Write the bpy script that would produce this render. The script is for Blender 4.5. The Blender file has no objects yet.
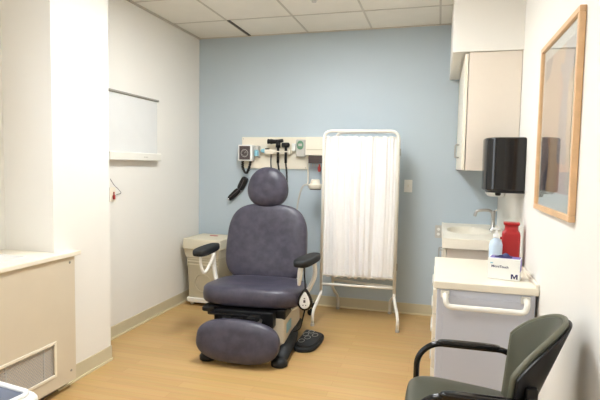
import bpy, bmesh, math, random
from mathutils import Vector, Matrix
random.seed(7)
sc = bpy.context.scene
COL = sc.collection
PI = math.pi

# ------------------------------------------------------------------ camera
FPX, YAW, PITCH, ROLL = 492.97, -0.2726, -0.0680, 0.0174
CAMLOC = Vector((2.400, -4.664, 1.3635))
F = Vector((math.sin(YAW)*math.cos(PITCH), math.cos(YAW)*math.cos(PITCH), math.sin(PITCH)))
Rv = Vector((math.cos(YAW), -math.sin(YAW), 0)); Uv = Rv.cross(F)
c_, s_ = math.cos(ROLL), math.sin(ROLL)
R2 = c_*Rv + s_*Uv; U2 = -s_*Rv + c_*Uv
cam = bpy.data.cameras.new('camera'); camo = bpy.data.objects.new('camera', cam); COL.objects.link(camo)
m = Matrix((R2, U2, -F)).transposed().to_4x4(); m.translation = CAMLOC
camo.matrix_world = m
cam.sensor_width = 36; cam.lens = FPX/600*36; cam.clip_start = 0.05
sc.camera = camo

# ------------------------------------------------------------------ light
H = 2.648; XR = 2.912; YB = -5.9
sc.view_settings.view_transform = 'Standard'; sc.view_settings.look = 'None'
sc.view_settings.exposure = 0.37; sc.view_settings.gamma = 1; sc.view_settings.use_curve_mapping = False
world = bpy.data.worlds.new('world'); sc.world = world; world.use_nodes = True
wn = world.node_tree
sky = wn.nodes.new('ShaderNodeTexSky'); sky.sky_type = 'NISHITA'; sky.sun_elevation = math.radians(35)
sky.sun_rotation = math.radians(80); sky.sun_disc = False
wn.links.new(sky.outputs[0], wn.nodes['Background'].inputs[0]); wn.nodes['Background'].inputs[1].default_value = 0.12
LAMP_E = 22.0
DAY_W = 26.0
la = bpy.data.lights.new('window_daylight', 'AREA'); la.shape = 'RECTANGLE'; la.size = 1.8; la.size_y = 1.3
la.energy = DAY_W; la.color = (0.86, 0.92, 1.0)
lo = bpy.data.objects.new('window_daylight', la); COL.objects.link(lo)
lo.location = (-0.32, -3.7, 1.65); lo.rotation_euler = (0, math.radians(-90), 0)

# ------------------------------------------------------------------ materials
def mat(name, col, rough=0.5, metal=0.0, vary=0.0, scale=8.0, bump=0.0, bscale=60.0, coat=0.0, spec=0.5, col2=None):
    m = bpy.data.materials.new(name); m.use_nodes = True
    n, l = m.node_tree.nodes, m.node_tree.links
    b = n['Principled BSDF']
    b.inputs['Roughness'].default_value = rough; b.inputs['Metallic'].default_value = metal
    b.inputs['Coat Weight'].default_value = coat; b.inputs['Specular IOR Level'].default_value = spec
    tc = n.new('ShaderNodeTexCoord')
    no = n.new('ShaderNodeTexNoise'); no.inputs['Scale'].default_value = scale; no.inputs['Detail'].default_value = 4
    l.new(tc.outputs['Object'], no.inputs['Vector'])
    r = n.new('ShaderNodeValToRGB')
    c2 = col2 if col2 else tuple(min(1, c*(1+vary)) for c in col)
    c1 = col if col2 else tuple(c*(1-vary) for c in col)
    r.color_ramp.elements[0].position = 0.35; r.color_ramp.elements[0].color = (*c1, 1)
    r.color_ramp.elements[1].position = 0.65; r.color_ramp.elements[1].color = (*c2, 1)
    l.new(no.outputs['Fac'], r.inputs['Fac']); l.new(r.outputs['Color'], b.inputs['Base Color'])
    if bump:
        n2 = n.new('ShaderNodeTexNoise'); n2.inputs['Scale'].default_value = bscale; n2.inputs['Detail'].default_value = 3
        l.new(tc.outputs['Object'], n2.inputs['Vector'])
        bp = n.new('ShaderNodeBump'); bp.inputs['Strength'].default_value = bump; bp.inputs['Distance'].default_value = 0.002
        l.new(n2.outputs['Fac'], bp.inputs['Height']); l.new(bp.outputs['Normal'], b.inputs['Normal'])
    return m

def s2l(r, g, b):
    f = lambda c: (c/255/12.92 if c/255 <= 0.04045 else ((c/255+0.055)/1.055)**2.4)
    return (f(r), f(g), f(b))

M = dict(
    wall=mat('cream_wall_paint', s2l(239,236,229), 0.6, vary=0.01, scale=2, bump=0.08, bscale=180),
    blue=mat('pale_blue_wall_paint', s2l(187,200,209), 0.55, vary=0.01, scale=2, bump=0.08, bscale=180),
    base=mat('tan_vinyl_base', s2l(205,195,166), 0.5, vary=0.02),
    caulk=mat('pale_caulk', s2l(226,214,178), 0.5, vary=0.01),
    tbar=mat('ceiling_grid', s2l(206,200,188), 0.5, vary=0.01),  # darker than the tiles: shade lines along the bars put into the colour
    slot=mat('dark_slot', s2l(70,62,52), 0.6, vary=0.02),
    vinyl=mat('purple_grey_vinyl', s2l(56,54,68), 0.38, vary=0.0, scale=16, bump=0.12, bscale=220, col2=s2l(74,71,85)),
    black=mat('black_plastic', (0.008,0.008,0.009), 0.4, spec=0.35, vary=0.1, bump=0.05),
    blackg=mat('glossy_black_plastic', (0.006,0.006,0.007), 0.10, vary=0.1, spec=0.5),
    blackm=mat('black_rubber', (0.012,0.013,0.014), 0.55, spec=0.35, vary=0.15, bump=0.15),
    white=mat('white_enamel', s2l(236,233,224), 0.3, vary=0.01),
    whitep=mat('white_plastic', s2l(240,240,236), 0.35, vary=0.01),
    curtain=mat('white_cotton', s2l(240,238,236), 0.85, vary=0.01, bump=0.1, bscale=400),
    putty=mat('putty_plastic', s2l(214,205,182), 0.45, vary=0.015),
    puttyd=mat('putty_plastic_dark', s2l(196,186,160), 0.5, vary=0.02),
    red=mat('red_plastic', s2l(168,28,32), 0.35, vary=0.06),
    redlabel=mat('red_label', s2l(176,50,46), 0.5, vary=0.03),
    beige=mat('beige_metal', s2l(214,202,180), 0.45, vary=0.01, bump=0.05, bscale=250),
    cream=mat('cream_laminate', s2l(240,232,214), 0.3, vary=0.01),
    panel=mat('cabinet_laminate', s2l(229,218,204), 0.45, vary=0.004, scale=30),
    counter=mat('ivory_solid_surface', s2l(240,234,218), 0.42, vary=0.01, scale=60),
    cart=mat('pale_grey_cart_plastic', s2l(202,205,216), 0.4, vary=0.01),
    chrome=mat('chrome', (0.72,0.72,0.72), 0.12, 1.0, vary=0.02),
    steel=mat('brushed_steel', (0.45,0.44,0.42), 0.35, 1.0, vary=0.05),
    olive=mat('olive_grey_vinyl', s2l(72,73,60), 0.34, vary=0.04, scale=9, bump=0.1, bscale=260),
    olivel=mat('olive_grey_piping', s2l(98,98,82), 0.4, vary=0.03),
    wood=mat('pale_maple', s2l(222,182,138), 0.4, vary=0.06, scale=20),
    lblue=mat('light_blue_plastic', s2l(140,196,214), 0.4, vary=0.05),
    green=mat('green_label', s2l(96,140,112), 0.4, vary=0.1),
    greyp=mat('light_grey_plastic', s2l(196,194,188), 0.4, vary=0.02),
    dgrey=mat('dark_grey_dial', s2l(84,74,74), 0.4, vary=0.15, scale=60),
    brown=mat('dark_brown_plastic', s2l(70,56,54), 0.5, vary=0.1),
    slate=mat('slate_blue_panel', s2l(92,100,118), 0.3, vary=0.08, scale=12),
    bluep=mat('pale_blue_bottle', s2l(196,214,234), 0.2, vary=0.03, coat=0.3),
    purple=mat('purple_print', s2l(120,104,176), 0.5, vary=0.03),
    navy=mat('navy_print', s2l(40,40,92), 0.5, vary=0.02),
    film=mat('grey_white_viewing_panel', s2l(226,226,224), 0.25, vary=0.01),
    railm=mat('grey_rail', s2l(150,146,136), 0.5, vary=0.02),
    toe=mat('brown_toe_kick', s2l(120,100,80), 0.6, vary=0.1),
    mesh=mat('grille_mesh_grey', s2l(196,190,184), 0.5, vary=0.02),
    gap=mat('grille_dark', s2l(44,40,38), 0.7, vary=0.02),
    matboard=mat('pale_mat_board', s2l(232,238,232), 0.7, vary=0.01),
)

def floor_mat():
    m = bpy.data.materials.new('maple_sheet_floor'); m.use_nodes = True
    n, l = m.node_tree.nodes, m.node_tree.links; b = n['Principled BSDF']
    tc = n.new('ShaderNodeTexCoord')
    br = n.new('ShaderNodeTexBrick'); br.inputs['Scale'].default_value = 1
    br.inputs['Color1'].default_value = (*s2l(189,153,99),1); br.inputs['Color2'].default_value = (*s2l(196,161,107),1)
    br.inputs['Mortar'].default_value = (*s2l(184,144,92),1); br.inputs['Mortar Size'].default_value = 0.0015
    br.inputs['Brick Width'].default_value = 0.9; br.inputs['Row Height'].default_value = 0.075
    l.new(tc.outputs['Object'], br.inputs['Vector'])
    no = n.new('ShaderNodeTexNoise'); no.inputs['Scale'].default_value = 3; no.inputs['Detail'].default_value = 8
    mp = n.new('ShaderNodeMapping'); mp.inputs['Scale'].default_value = (1, 14, 1)
    l.new(tc.outputs['Object'], mp.inputs['Vector']); l.new(mp.outputs[0], no.inputs['Vector'])
    mx = n.new('ShaderNodeMix'); mx.data_type = 'RGBA'; mx.blend_type = 'OVERLAY'; mx.inputs[0].default_value = 0.16
    l.new(br.outputs['Color'], mx.inputs[6]); l.new(no.outputs['Color'], mx.inputs[7])
    hs = n.new('ShaderNodeHueSaturation'); hs.inputs['Saturation'].default_value = 1.0
    l.new(mx.outputs[2], hs.inputs['Color']); l.new(hs.outputs[0], b.inputs['Base Color'])
    b.inputs['Roughness'].default_value = 0.38
    return m
M['floor'] = floor_mat()

def ceil_mat():
    m = mat('acoustic_tile', s2l(240,236,226), 0.85, vary=0.015, scale=5, bump=0.5, bscale=260)
    return m
M['ceiling'] = ceil_mat()

def emis(name, col, e):
    m = bpy.data.materials.new(name); m.use_nodes = True; b = m.node_tree.nodes['Principled BSDF']
    b.inputs['Base Color'].default_value = (*col, 1); b.inputs['Emission Color'].default_value = (*col, 1)
    b.inputs['Emission Strength'].default_value = e; return m
M['lamp'] = emis('troffer_diffuser', (0.95, 0.98, 0.99), LAMP_E)
M['lamp2'] = emis('dimmer_troffer_diffuser', (0.98, 0.985, 0.99), LAMP_E*0.5)

def glass_mat():
    m = bpy.data.materials.new('clear_pane'); m.use_nodes = True; n, l = m.node_tree.nodes, m.node_tree.links
    n.remove(n['Principled BSDF']); o = n['Material Output']
    t = n.new('ShaderNodeBsdfTransparent'); g = n.new('ShaderNodeBsdfGlossy'); g.inputs['Roughness'].default_value = 0.02
    lw = n.new('ShaderNodeLayerWeight'); lw.inputs['Blend'].default_value = 0.5
    pw = n.new('ShaderNodeMath'); pw.operation = 'POWER'; l.new(lw.outputs['Facing'], pw.inputs[0]); pw.inputs[1].default_value = 3
    fr = n.new('ShaderNodeMath'); fr.operation = 'MULTIPLY_ADD'; l.new(pw.outputs[0], fr.inputs[0]); fr.inputs[1].default_value = 0.94; fr.inputs[2].default_value = 0.04
    mx = n.new('ShaderNodeMixShader'); l.new(fr.outputs[0], mx.inputs[0]); l.new(t.outputs[0], mx.inputs[1]); l.new(g.outputs[0], mx.inputs[2])
    l.new(mx.outputs[0], o.inputs[0]); return m
M['glass'] = glass_mat()

def art_mat():
    m = bpy.data.materials.new('pastel_print'); m.use_nodes = True; n, l = m.node_tree.nodes, m.node_tree.links
    b = n['Principled BSDF']; b.inputs['Roughness'].default_value = 0.6
    tc = n.new('ShaderNodeTexCoord')
    no = n.new('ShaderNodeTexNoise'); no.inputs['Scale'].default_value = 2.2; no.inputs['Detail'].default_value = 2
    l.new(tc.outputs['Object'], no.inputs['Vector'])
    mx = n.new('ShaderNodeMix'); mx.data_type = 'VECTOR'; mx.inputs[0].default_value = 0.35
    l.new(tc.outputs['Object'], mx.inputs[4]); l.new(no.outputs['Color'], mx.inputs[5])
    vo = n.new('ShaderNodeTexVoronoi'); vo.inputs['Scale'].default_value = 6
    mp = n.new('ShaderNodeMapping'); mp.inputs['Scale'].default_value = (1, 1.6, 0.55)
    l.new(mx.outputs[1], mp.inputs[0]); l.new(mp.outputs[0], vo.inputs['Vector'])
    sx = n.new('ShaderNodeSeparateColor'); l.new(vo.outputs['Color'], sx.inputs[0])
    r = n.new('ShaderNodeValToRGB'); e = r.color_ramp.elements
    e[0].position = 0; e[0].color = (*s2l(214,188,150),1); e[1].position = 1; e[1].color = (*s2l(70,76,100),1)
    for p, c in ((0.25, (222,186,150)), (0.45, (206,160,146)), (0.6, (176,172,178)), (0.8, (150,122,112))):
        x = e.new(p); x.color = (*s2l(*c), 1)
    l.new(sx.outputs[0], r.inputs[0]); l.new(r.outputs[0], b.inputs['Base Color']); return m
M['art'] = art_mat()

# ------------------------------------------------------------------ helpers
def obj(name, bm, m, parent=None, bevel=0, seg=3, smooth=False, sub=0, solid=0, label=None):
    me = bpy.data.meshes.new(name)
    bmesh.ops.recalc_face_normals(bm, faces=bm.faces[:])
    bm.to_mesh(me); bm.free()
    for mm in (m if isinstance(m, (list, tuple)) else [m]): me.materials.append(mm)
    if smooth or bevel:
        for p in me.polygons: p.use_smooth = True
        if bevel and not smooth:
            me.set_sharp_from_angle(angle=math.radians(40))
    o = bpy.data.objects.new(name, me); COL.objects.link(o)
    if parent: o.parent = parent
    if solid:
        s = o.modifiers.new('s', 'SOLIDIFY'); s.thickness = solid
    if bevel:
        for p in me.polygons: p.use_smooth = True
        b = o.modifiers.new('b', 'BEVEL'); b.width = bevel; b.segments = seg; b.limit_method = 'ANGLE'; b.angle_limit = math.radians(40)
        b.harden_normals = True
        me.set_sharp_from_angle(angle=math.radians(180))
    if sub:
        s = o.modifiers.new('u', 'SUBSURF'); s.levels = sub; s.render_levels = sub
    if label: o['label'] = label
    return o

def thing(name, label, cat, loc=(0,0,0), rotz=0, group=None):
    o = bpy.data.objects.new(name, None); COL.objects.link(o); o.empty_display_size = 0.1
    o.location = loc; o.rotation_euler = (0, 0, rotz); o['label'] = label; o['category'] = cat
    if group: o['group'] = group
    return o
def tag(o, label, cat, group=None):
    o['label'] = label; o['category'] = cat
    if group: o['group'] = group
    return o
def struct(name, bm, m, parent=None, **k):
    o = obj(name, bm, m, parent, **k)
    if not parent: o['kind'] = 'structure'
    return o

def B(): return bmesh.new()
def box(bm, lo, hi, mtx=None, mi=0):
    x0,y0,z0 = lo; x1,y1,z1 = hi
    v = [bm.verts.new(p) for p in ((x0,y0,z0),(x1,y0,z0),(x1,y1,z0),(x0,y1,z0),(x0,y0,z1),(x1,y0,z1),(x1,y1,z1),(x0,y1,z1))]
    if mtx:
        for a in v: a.co = mtx @ a.co
    for f in ((0,3,2,1),(4,5,6,7),(0,1,5,4),(1,2,6,5),(2,3,7,6),(3,0,4,7)):
        fc = bm.faces.new([v[i] for i in f]); fc.material_index = mi
    return bm
def bx(lo, hi, mtx=None): return box(B(), lo, hi, mtx)

def prism(bm, pts, axis, a, b, mi=0):
    """pts: 2D outline; extruded along axis from a to b"""
    def P(p, t):
        return {'x': (t, p[0], p[1]), 'y': (p[0], t, p[1]), 'z': (p[0], p[1], t)}[axis]
    A = [bm.verts.new(P(p, a)) for p in pts]; C = [bm.verts.new(P(p, b)) for p in pts]
    n = len(pts)
    bm.faces.new(A).material_index = mi; bm.faces.new(C[::-1]).material_index = mi
    for i in range(n): bm.faces.new((A[i], A[(i+1) % n], C[(i+1) % n], C[i])).material_index = mi
    return bm

def spline(pts, n=8, closed=False):
    P = [Vector(p) for p in pts]; out = []
    m_ = len(P)
    rng = range(m_ if closed else m_-1)
    for i in rng:
        if closed: p0,p1,p2,p3 = P[i-1], P[i], P[(i+1)%m_], P[(i+2)%m_]
        else: p0,p1,p2,p3 = P[max(i-1,0)], P[i], P[i+1], P[min(i+2,m_-1)]
        for k in range(n):
            t = k/n
            out.append(0.5*((2*p1)+(-p0+p2)*t+(2*p0-5*p1+4*p2-p3)*t*t+(-p0+3*p1-3*p2+p3)*t**3))
    if not closed: out.append(P[-1])
    return out
def fillet(pts, r, n=6):
    """polyline with rounded corners"""
    P = [Vector(p) for p in pts]; out = [P[0]]
    for i in range(1, len(P)-1):
        a, b, c = P[i-1], P[i], P[i+1]
        d1 = (a-b); d2 = (c-b); rr = min(r, d1.length*0.49, d2.length*0.49)
        s, e = b+d1.normalized()*rr, b+d2.normalized()*rr
        for k in range(n+1):
            t = k/n; out.append((1-t)**2*s + 2*t*(1-t)*b + t*t*e)
    out.append(P[-1]); return out
def tube(bm, pts, r, seg=10, closed=False, cap=True, ry=None, mi=0):
    P = [Vector(p) for p in pts]; n = len(P); rings = []
    rr = r if callable(r) else (lambda t: r)
    up = None
    for i, p in enumerate(P):
        if closed: t = (P[(i+1)%n]-P[i-1])
        else: t = P[min(i+1,n-1)]-P[max(i-1,0)]
        t = t.normalized()
        if up is None:
            up = Vector((0,0,1)) if abs(t.z) < 0.9 else Vector((1,0,0))
        u = (up - t*up.dot(t)).normalized(); up = u; w = t.cross(u)
        q = rr(i/(n-1)); q2 = ry if ry else q
        rings.append([bm.verts.new(p + u*math.cos(2*PI*k/seg)*q + w*math.sin(2*PI*k/seg)*q2) for k in range(seg)])
    for i in range(n if closed else n-1):
        a, b = rings[i], rings[(i+1) % n]
        for k in range(seg): bm.faces.new((a[k], a[(k+1)%seg], b[(k+1)%seg], b[k])).material_index = mi
    if cap and not closed:
        bm.faces.new(rings[0][::-1]).material_index = mi; bm.faces.new(rings[-1]).material_index = mi
    return bm
def lathe(bm, prof, seg=24, c=(0,0,0), mtx=None, sx=1, sy=1):
    rings = []
    for r, z in prof:
        rings.append([bm.verts.new((c[0]+r*math.cos(2*PI*k/seg)*sx, c[1]+r*math.sin(2*PI*k/seg)*sy, c[2]+z)) for k in range(seg)])
    for a, b in zip(rings, rings[1:]):
        for k in range(seg): bm.faces.new((a[k], a[(k+1)%seg], b[(k+1)%seg], b[k]))
    bm.faces.new(rings[0][::-1]); bm.faces.new(rings[-1])
    if mtx:
        for rg in rings:
            for v in rg: v.co = mtx @ v.co
    return bm
def sgnpow(x, e): return math.copysign(abs(x)**e, x)
def pillow(bm, outline, thick, e=0.45, nt=64, nphi=14, mtx=None, dish=0.0, crown=0.0):
    """outline(theta)->(u,v); thickness along w. mtx maps (u,v,w) to place."""
    rings = []; old = set(bm.verts)
    for j in range(1, nphi):
        ph = -PI/2 + PI*j/nphi
        rho = math.cos(ph)**e; w = sgnpow(math.sin(ph), e)*thick/2
        ring = []
        for i in range(nt):
            u, v = outline(2*PI*i/nt)
            ww = w + (crown*(1-rho*rho) if w > 0 else 0)
            ring.append(bm.verts.new((u*rho, v*rho, ww)))
        rings.append(ring)
    for s, rg in ((-1, rings[0]), (1, rings[-1])):
        # fill end caps with shrinking rings
        prev = rg
        for q in (0.7, 0.4, 0.15):
            nr = []
            for i, vv in enumerate(rg):
                w = s*thick/2 - s*(thick/2-abs(vv.co.z))*q*q
                w2 = s*thick/2 + (crown if s > 0 else 0)*(1-(q)**2) - (dish*(1-q*q) if s > 0 else 0)
                nr.append(bm.verts.new((vv.co.x*q, vv.co.y*q, w2)))
            for i in range(nt): bm.faces.new((prev[i], prev[(i+1)%nt], nr[(i+1)%nt], nr[i]))
            prev = nr
        bm.faces.new(prev)
    for a, b in zip(rings, rings[1:]):
        for i in range(nt): bm.faces.new((a[i], a[(i+1)%nt], b[(i+1)%nt], b[i]))
    if mtx:
        for v in bm.verts:
            if v not in old: v.co = mtx @ v.co
    return bm
def basis(c, u, v, w):
    m_ = Matrix((Vector(u).normalized(), Vector(v).normalized(), Vector(w).normalized())).transposed().to_4x4()
    m_.translation = Vector(c); return m_

# ------------------------------------------------------------------ room shell
YC0, YC1 = -1.79, -2.30       # column
XC, XW = 0.25, -0.10
struct('floor', bx((-0.25, YB, -0.1), (XR+0.1, 0.1, 0.0)), M['floor'])
struct('ceiling', bx((-0.25, YB, H), (XR+0.1, 0.1, H+0.1)), M['ceiling'])
struct('wall_back', bx((-0.1, 0.0, 0), (XR+0.1, 0.1, H)), M['blue'])
struct('wall_left', bx((-0.1, YC0, 0), (0.0, 0.0, H)), M['wall'])
struct('wall_column', bx((-0.2, YC1, 0), (XC, YC0, H)), M['wall'])
struct('wall_right', bx((XR, YB, 0), (XR+0.1, 0.1, H)), M['wall'])
struct('wall_front', bx((-0.25, YB-0.1, 0), (XR+0.1, YB, H)), M['wall'])
# window wall
bm = B()
WY0, WY1, WZ0, WZ1 = -4.70, -2.75, 0.95, 2.30
box(bm, (XW-0.1, YB, 0), (XW, YC1, WZ0)); box(bm, (XW-0.1, YB, WZ1), (XW, YC1, H))
box(bm, (XW-0.1, YB, WZ0), (XW, WY0, WZ1)); box(bm, (XW-0.1, WY1, WZ0), (XW, YC1, WZ1))
struct('wall_window_side', bm, M['wall'])
bm = B()
for lo_, hi_ in (((XW-0.08, WY0, WZ0), (XW-0.02, WY1, WZ0+0.05)), ((XW-0.08, WY0, WZ1-0.05), (XW-0.02, WY1, WZ1)),
                 ((XW-0.08, WY0, WZ0), (XW-0.02, WY0+0.05, WZ1)), ((XW-0.08, WY1-0.05, WZ0), (XW-0.02, WY1, WZ1)),
                 ((XW-0.075, (WY0+WY1)/2-0.02, WZ0+.05), (XW-0.025, (WY0+WY1)/2+0.02, WZ1-.05))):
    box(bm, lo_, hi_)
wf = struct('window_1', bm, M['white'])
obj('window_pane', bx((XW-0.052, WY0+0.05, WZ0+0.05), (XW-0.048, WY1-0.05, WZ1-0.05)), M['glass'], wf)
# ceiling grid
bm = B()
for k in range(-0, 5):
    x = 0.5397+0.61*k
    if x < XR: box(bm, (x-0.008, YB, H-0.004), (x+0.008, 0, H))
for k in range(0, 10):
    y = -0.5373-0.61*k
    if y > YB: box(bm, (-0.1, y-0.006, H-0.0038), (XR, y+0.006, H))
box(bm, (0, YC0, H-0.012), (0.02, 0, H)); box(bm, (0, -0.014, H-0.008), (XR, 0, H)); box(bm, (XR-0.02, YB, H-0.012), (XR, 0, H))
struct('trim_1', bm, M['tbar'])
tag(obj('ceiling_slot', bx((0.548, -0.54, H-0.009), (0.574, -0.03, H-0.0041)), M['slot']), 'short dark linear air slot along a ceiling grid line near the blue wall', 'air slot')
# baseboards
def baseb(name, pts, thick):
    bm = B()
    for (a, b, nrm) in pts:
        a, b, n_ = Vector(a), Vector(b), Vector(nrm)
        for (t, z0, z1, mi) in ((0.006, 0, 0.10, 0), (0.016, 0, 0.012, 1)):
            q = [a, b, b+n_*t, a+n_*t]
            lo_ = (min(v.x for v in q), min(v.y for v in q), z0); hi_ = (max(v.x for v in q), max(v.y for v in q), z1)
            box(bm, lo_, hi_, mi=mi)
    return struct(name, bm, [M['base'], M['caulk']])
baseb('baseboard_left', [((0, YC0, 0), (0, 0, 0), (1,0,0))], .01)
baseb('baseboard_column', [((XC, YC1, 0), (XC, YC0, 0), (1,0,0)), ((0.0, YC0, 0), (XC+.006, YC0, 0), (0,1,0))], .01)
baseb('baseboard_back', [((0, 0, 0), (XR, 0, 0), (0,-1,0))], .01)
baseb('baseboard_right', [((XR, YB, 0), (XR, 0, 0), (-1,0,0))], .01)
# soffit
SY = -1.09
struct('wall_soffit', bx((2.465, SY, 2.158), (XR, 0, H)), M['wall'])

# ceiling troffers (out of the photo's frame, light the room)
for i, (x0, y0, y1) in enumerate(((1.15, -2.367, -1.147), (1.15, -4.807, -3.587))):
    t = thing('ceiling_light', 'recessed rectangular ceiling light panel above the exam chair' if i == 0 else 'recessed rectangular ceiling light panel near the room entrance', 'ceiling light', (x0+0.305, (y0+y1)/2, H-0.02), 0)
    bm = B()
    w, h = 0.30, (y1-y0)/2-0.01
    for a, b in (((-w,-h),(w,-h+0.03)), ((-w,h-0.03),(w,h)), ((-w,-h),(-w+0.03,h)), ((w-0.03,-h),(w,h))):
        box(bm, (a[0], a[1], 0), (b[0], b[1], 0.019))
    obj('frame', bm, M['white'], t)
    obj('diffuser', bx((-w+0.03, -h+0.03, 0.006), (w-0.03, h-0.03, 0.015)), M['lamp' if i == 0 else 'lamp2'], t)

t = thing('ceiling_detector', 'small round white sprinkler escutcheon in a ceiling tile', 'sprinkler', (1.44, -0.93, H-0.004))
obj('escutcheon', lathe(B(), [(0.036,-0.006),(0.04,0.0),(0.04,0.004)], 24), M['greyp'], t, smooth=False)
obj('sprinkler_head', lathe(B(), [(0.016,-0.03),(0.02,-0.026),(0.012,-0.006)], 16), M['greyp'], t)

# ------------------------------------------------------------------ exam chair
CH = thing('exam_chair', 'purple-grey upholstered powered exam chair with round headrest and footrest, in mid-room', 'exam chair', (1.05, -1.0, 0), math.radians(5))
def sup(a, b, n=2.6, egg=0.0, top=0.0):
    def f(t):
        c, s = math.cos(t), math.sin(t)
        u = a*sgnpow(c, 2/n); v = b*sgnpow(s, 2/n)
        u *= 1 - egg*(v/b) - top*max(0, v/b)**2
        return u, v
    return f
# seat: front at -y, dips slightly to the back
seatm = basis((0.008, -0.07, 0.384), (1,0,0), (0, 1, -0.06), (0, 0.06, 1))
bm = pillow(B(), sup(0.388, 0.33, 3.4, egg=0.05), 0.162, 0.42, mtx=seatm, dish=0.02)
obj('seat', bm, M['vinyl'], CH, smooth=True)
# backrest
tilt = math.radians(14)
bu, bv, bw = (1,0,0), (0, math.sin(tilt), math.cos(tilt)), (0, -math.cos(tilt), math.sin(tilt))
bc = Vector((-0.022, 0.315, 0.705))
bm = pillow(B(), sup(0.352, 0.335, 3.5, egg=0.025, top=0.045), 0.13, 0.4, mtx=basis(bc, bu, bv, bw), dish=0.012)
back = obj('backrest', bm, M['vinyl'], CH, smooth=True)
bm = pillow(B(), sup(0.33, 0.31, 3.1, egg=0.05, top=0.07), 0.03, 0.5, mtx=basis(bc + Vector((0, 0.075, -0.02)), bu, bv, bw))
obj('back_shell', bm, M['black'], CH, smooth=True)
# headrest
tm = basis((-0.040, 0.40, 1.176), (1,0,0), (0, 0.10, 1), (0, -1, 0.10))
bm = pillow(B(), sup(0.177, 0.177, 2.15, egg=0.10), 0.14, 0.55, mtx=tm, crown=0.02)
obj('headrest', bm, M['vinyl'], CH, smooth=True)
bm = B(); box(bm, (-0.10, 0.45, 0.9), (-0.03, 0.475, 1.18))
obj('headrest_bracket', bm, M['black'], CH, bevel=0.005)
# footrest
fm = basis((0.015, -0.60, 0.163), (1,0,-0.045), (0.045, 0.22, 1), (0, -1, 0.22))
bm = pillow(B(), sup(0.294, 0.146, 2.6), 0.12, 0.5, mtx=fm, crown=0.012)
obj('footrest', bm, M['vinyl'], CH, smooth=True)
# under-seat mechanism
bm = B()
box(bm, (-0.31, -0.34, 0.245), (0.29, 0.22, 0.325)); box(bm, (-0.345, -0.36, 0.275), (-0.24, -0.20, 0.315))
obj('seat_frame', bm, M['black'], CH, bevel=0.015)
bm = B()
box(bm, (-0.22, -0.43, 0.205), (0.22, -0.33, 0.318)); box(bm, (-0.17, -0.47, 0.25), (0.13, -0.42, 0.30))
for x in (-0.14, -0.05, 0.04): box(bm, (x, -0.478, 0.262), (x+0.06, -0.468, 0.29))
obj('footrest_actuator', bm, M['black'], CH, bevel=0.006)
for a, b in (((-0.13,-0.48,0.27),(-0.10,-0.56,0.2)), ((0.13,-0.44,0.27),(0.12,-0.55,0.2))):
    obj('footrest_link', tube(B(), [a, b], 0.016), M['steel'], CH, smooth=True)
bm = B(); box(bm, (-0.24, -0.475, 0.296), (0.05, -0.40, 0.306))
obj('release_bar', bm, M['blackg'], CH, bevel=0.004)
# base housing and black feet
bm = prism(B(), [(-0.36, 0.075), (-0.34, 0.27), (0.24, 0.27), (0.28, 0.06), (0.2, 0.03), (-0.30, 0.03)], 'x', -0.25, 0.285)
obj('base_housing', bm, M['beige'], CH, bevel=0.02)
obj('base_vent', bx((0.283, -0.27, 0.13), (0.290, -0.12, 0.20)), M['lblue'], CH, bevel=0.002, label='small blue-green sticker')
obj('base_skirt', bx((-0.26, -0.32, 0.012), (0.30, 0.30, 0.075)), M['blackm'], CH, bevel=0.015)
obj('lift_column', bx((-0.17, -0.25, 0.2), (0.17, 0.2, 0.30)), M['black'], CH, bevel=0.01)
for s in (-1, 1):
    bm = B()
    xf = 0.30 if s > 0 else -0.215
    tube(bm, fillet([(s*0.17+0.03, 0.28, 0.045), (xf, -0.1, 0.055), (xf, -0.56, 0.036)], 0.2), lambda t: 0.036, 12, ry=0.05)
    lathe(bm, [(0.035,0.0),(0.056,0.006),(0.058,0.03),(0.045,0.05),(0.02,0.058)], 20, (xf, -0.56, 0))
    obj('base_foot', bm, M['blackm'], CH, smooth=True)
# armrests
for s, xo, yo, zo in ((-1, -0.412, -0.075, 0.690), (1, 0.430, -0.225, 0.678)):
    ang = math.radians(-5 if s < 0 else -14)
    pm = Matrix.Translation((xo, yo, zo)) @ Matrix.Rotation(ang, 4, 'Z')
    bm = B()
    def padout(t):
        u, v = sup(0.057, 0.18, 3.2)(t)
        return u*(1 - 0.15*(v/0.18)), v
    pillow(bm, padout, 0.060, 0.42, nt=40, mtx=pm @ Matrix.Rotation(math.radians(2), 4, 'X'))
    pad = obj('armrest', bm, M['blackm'], CH, smooth=True)
    bm = B()
    P = lambda x, y, z: pm @ Vector((x, y, z))
    q = -s
    tube(bm, spline([P(0.0,-0.11,-0.02), P(-s*0.005,-0.12,-0.10), P(q*0.025,-0.10,-0.165), P(q*0.05,-0.05,-0.10), P(q*0.06,-0.0,-0.03)], 6), 0.012, 8)
    obj('bracket_loop', bm, M['white'], CH, smooth=True)
    bm = B()
    xe = s*0.28 - xo
    tube(bm, spline([P(0.01,0.09,-0.02), P(0.012,0.10,-0.14), P(xe*0.3,0.09,-0.27), P(xe*0.75,0.06,-0.37), P(xe,0.04,-0.40)], 6), 0.017, 10, ry=0.024)
    obj('armrest_bracket', bm, M['white'], CH, smooth=True)

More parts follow.
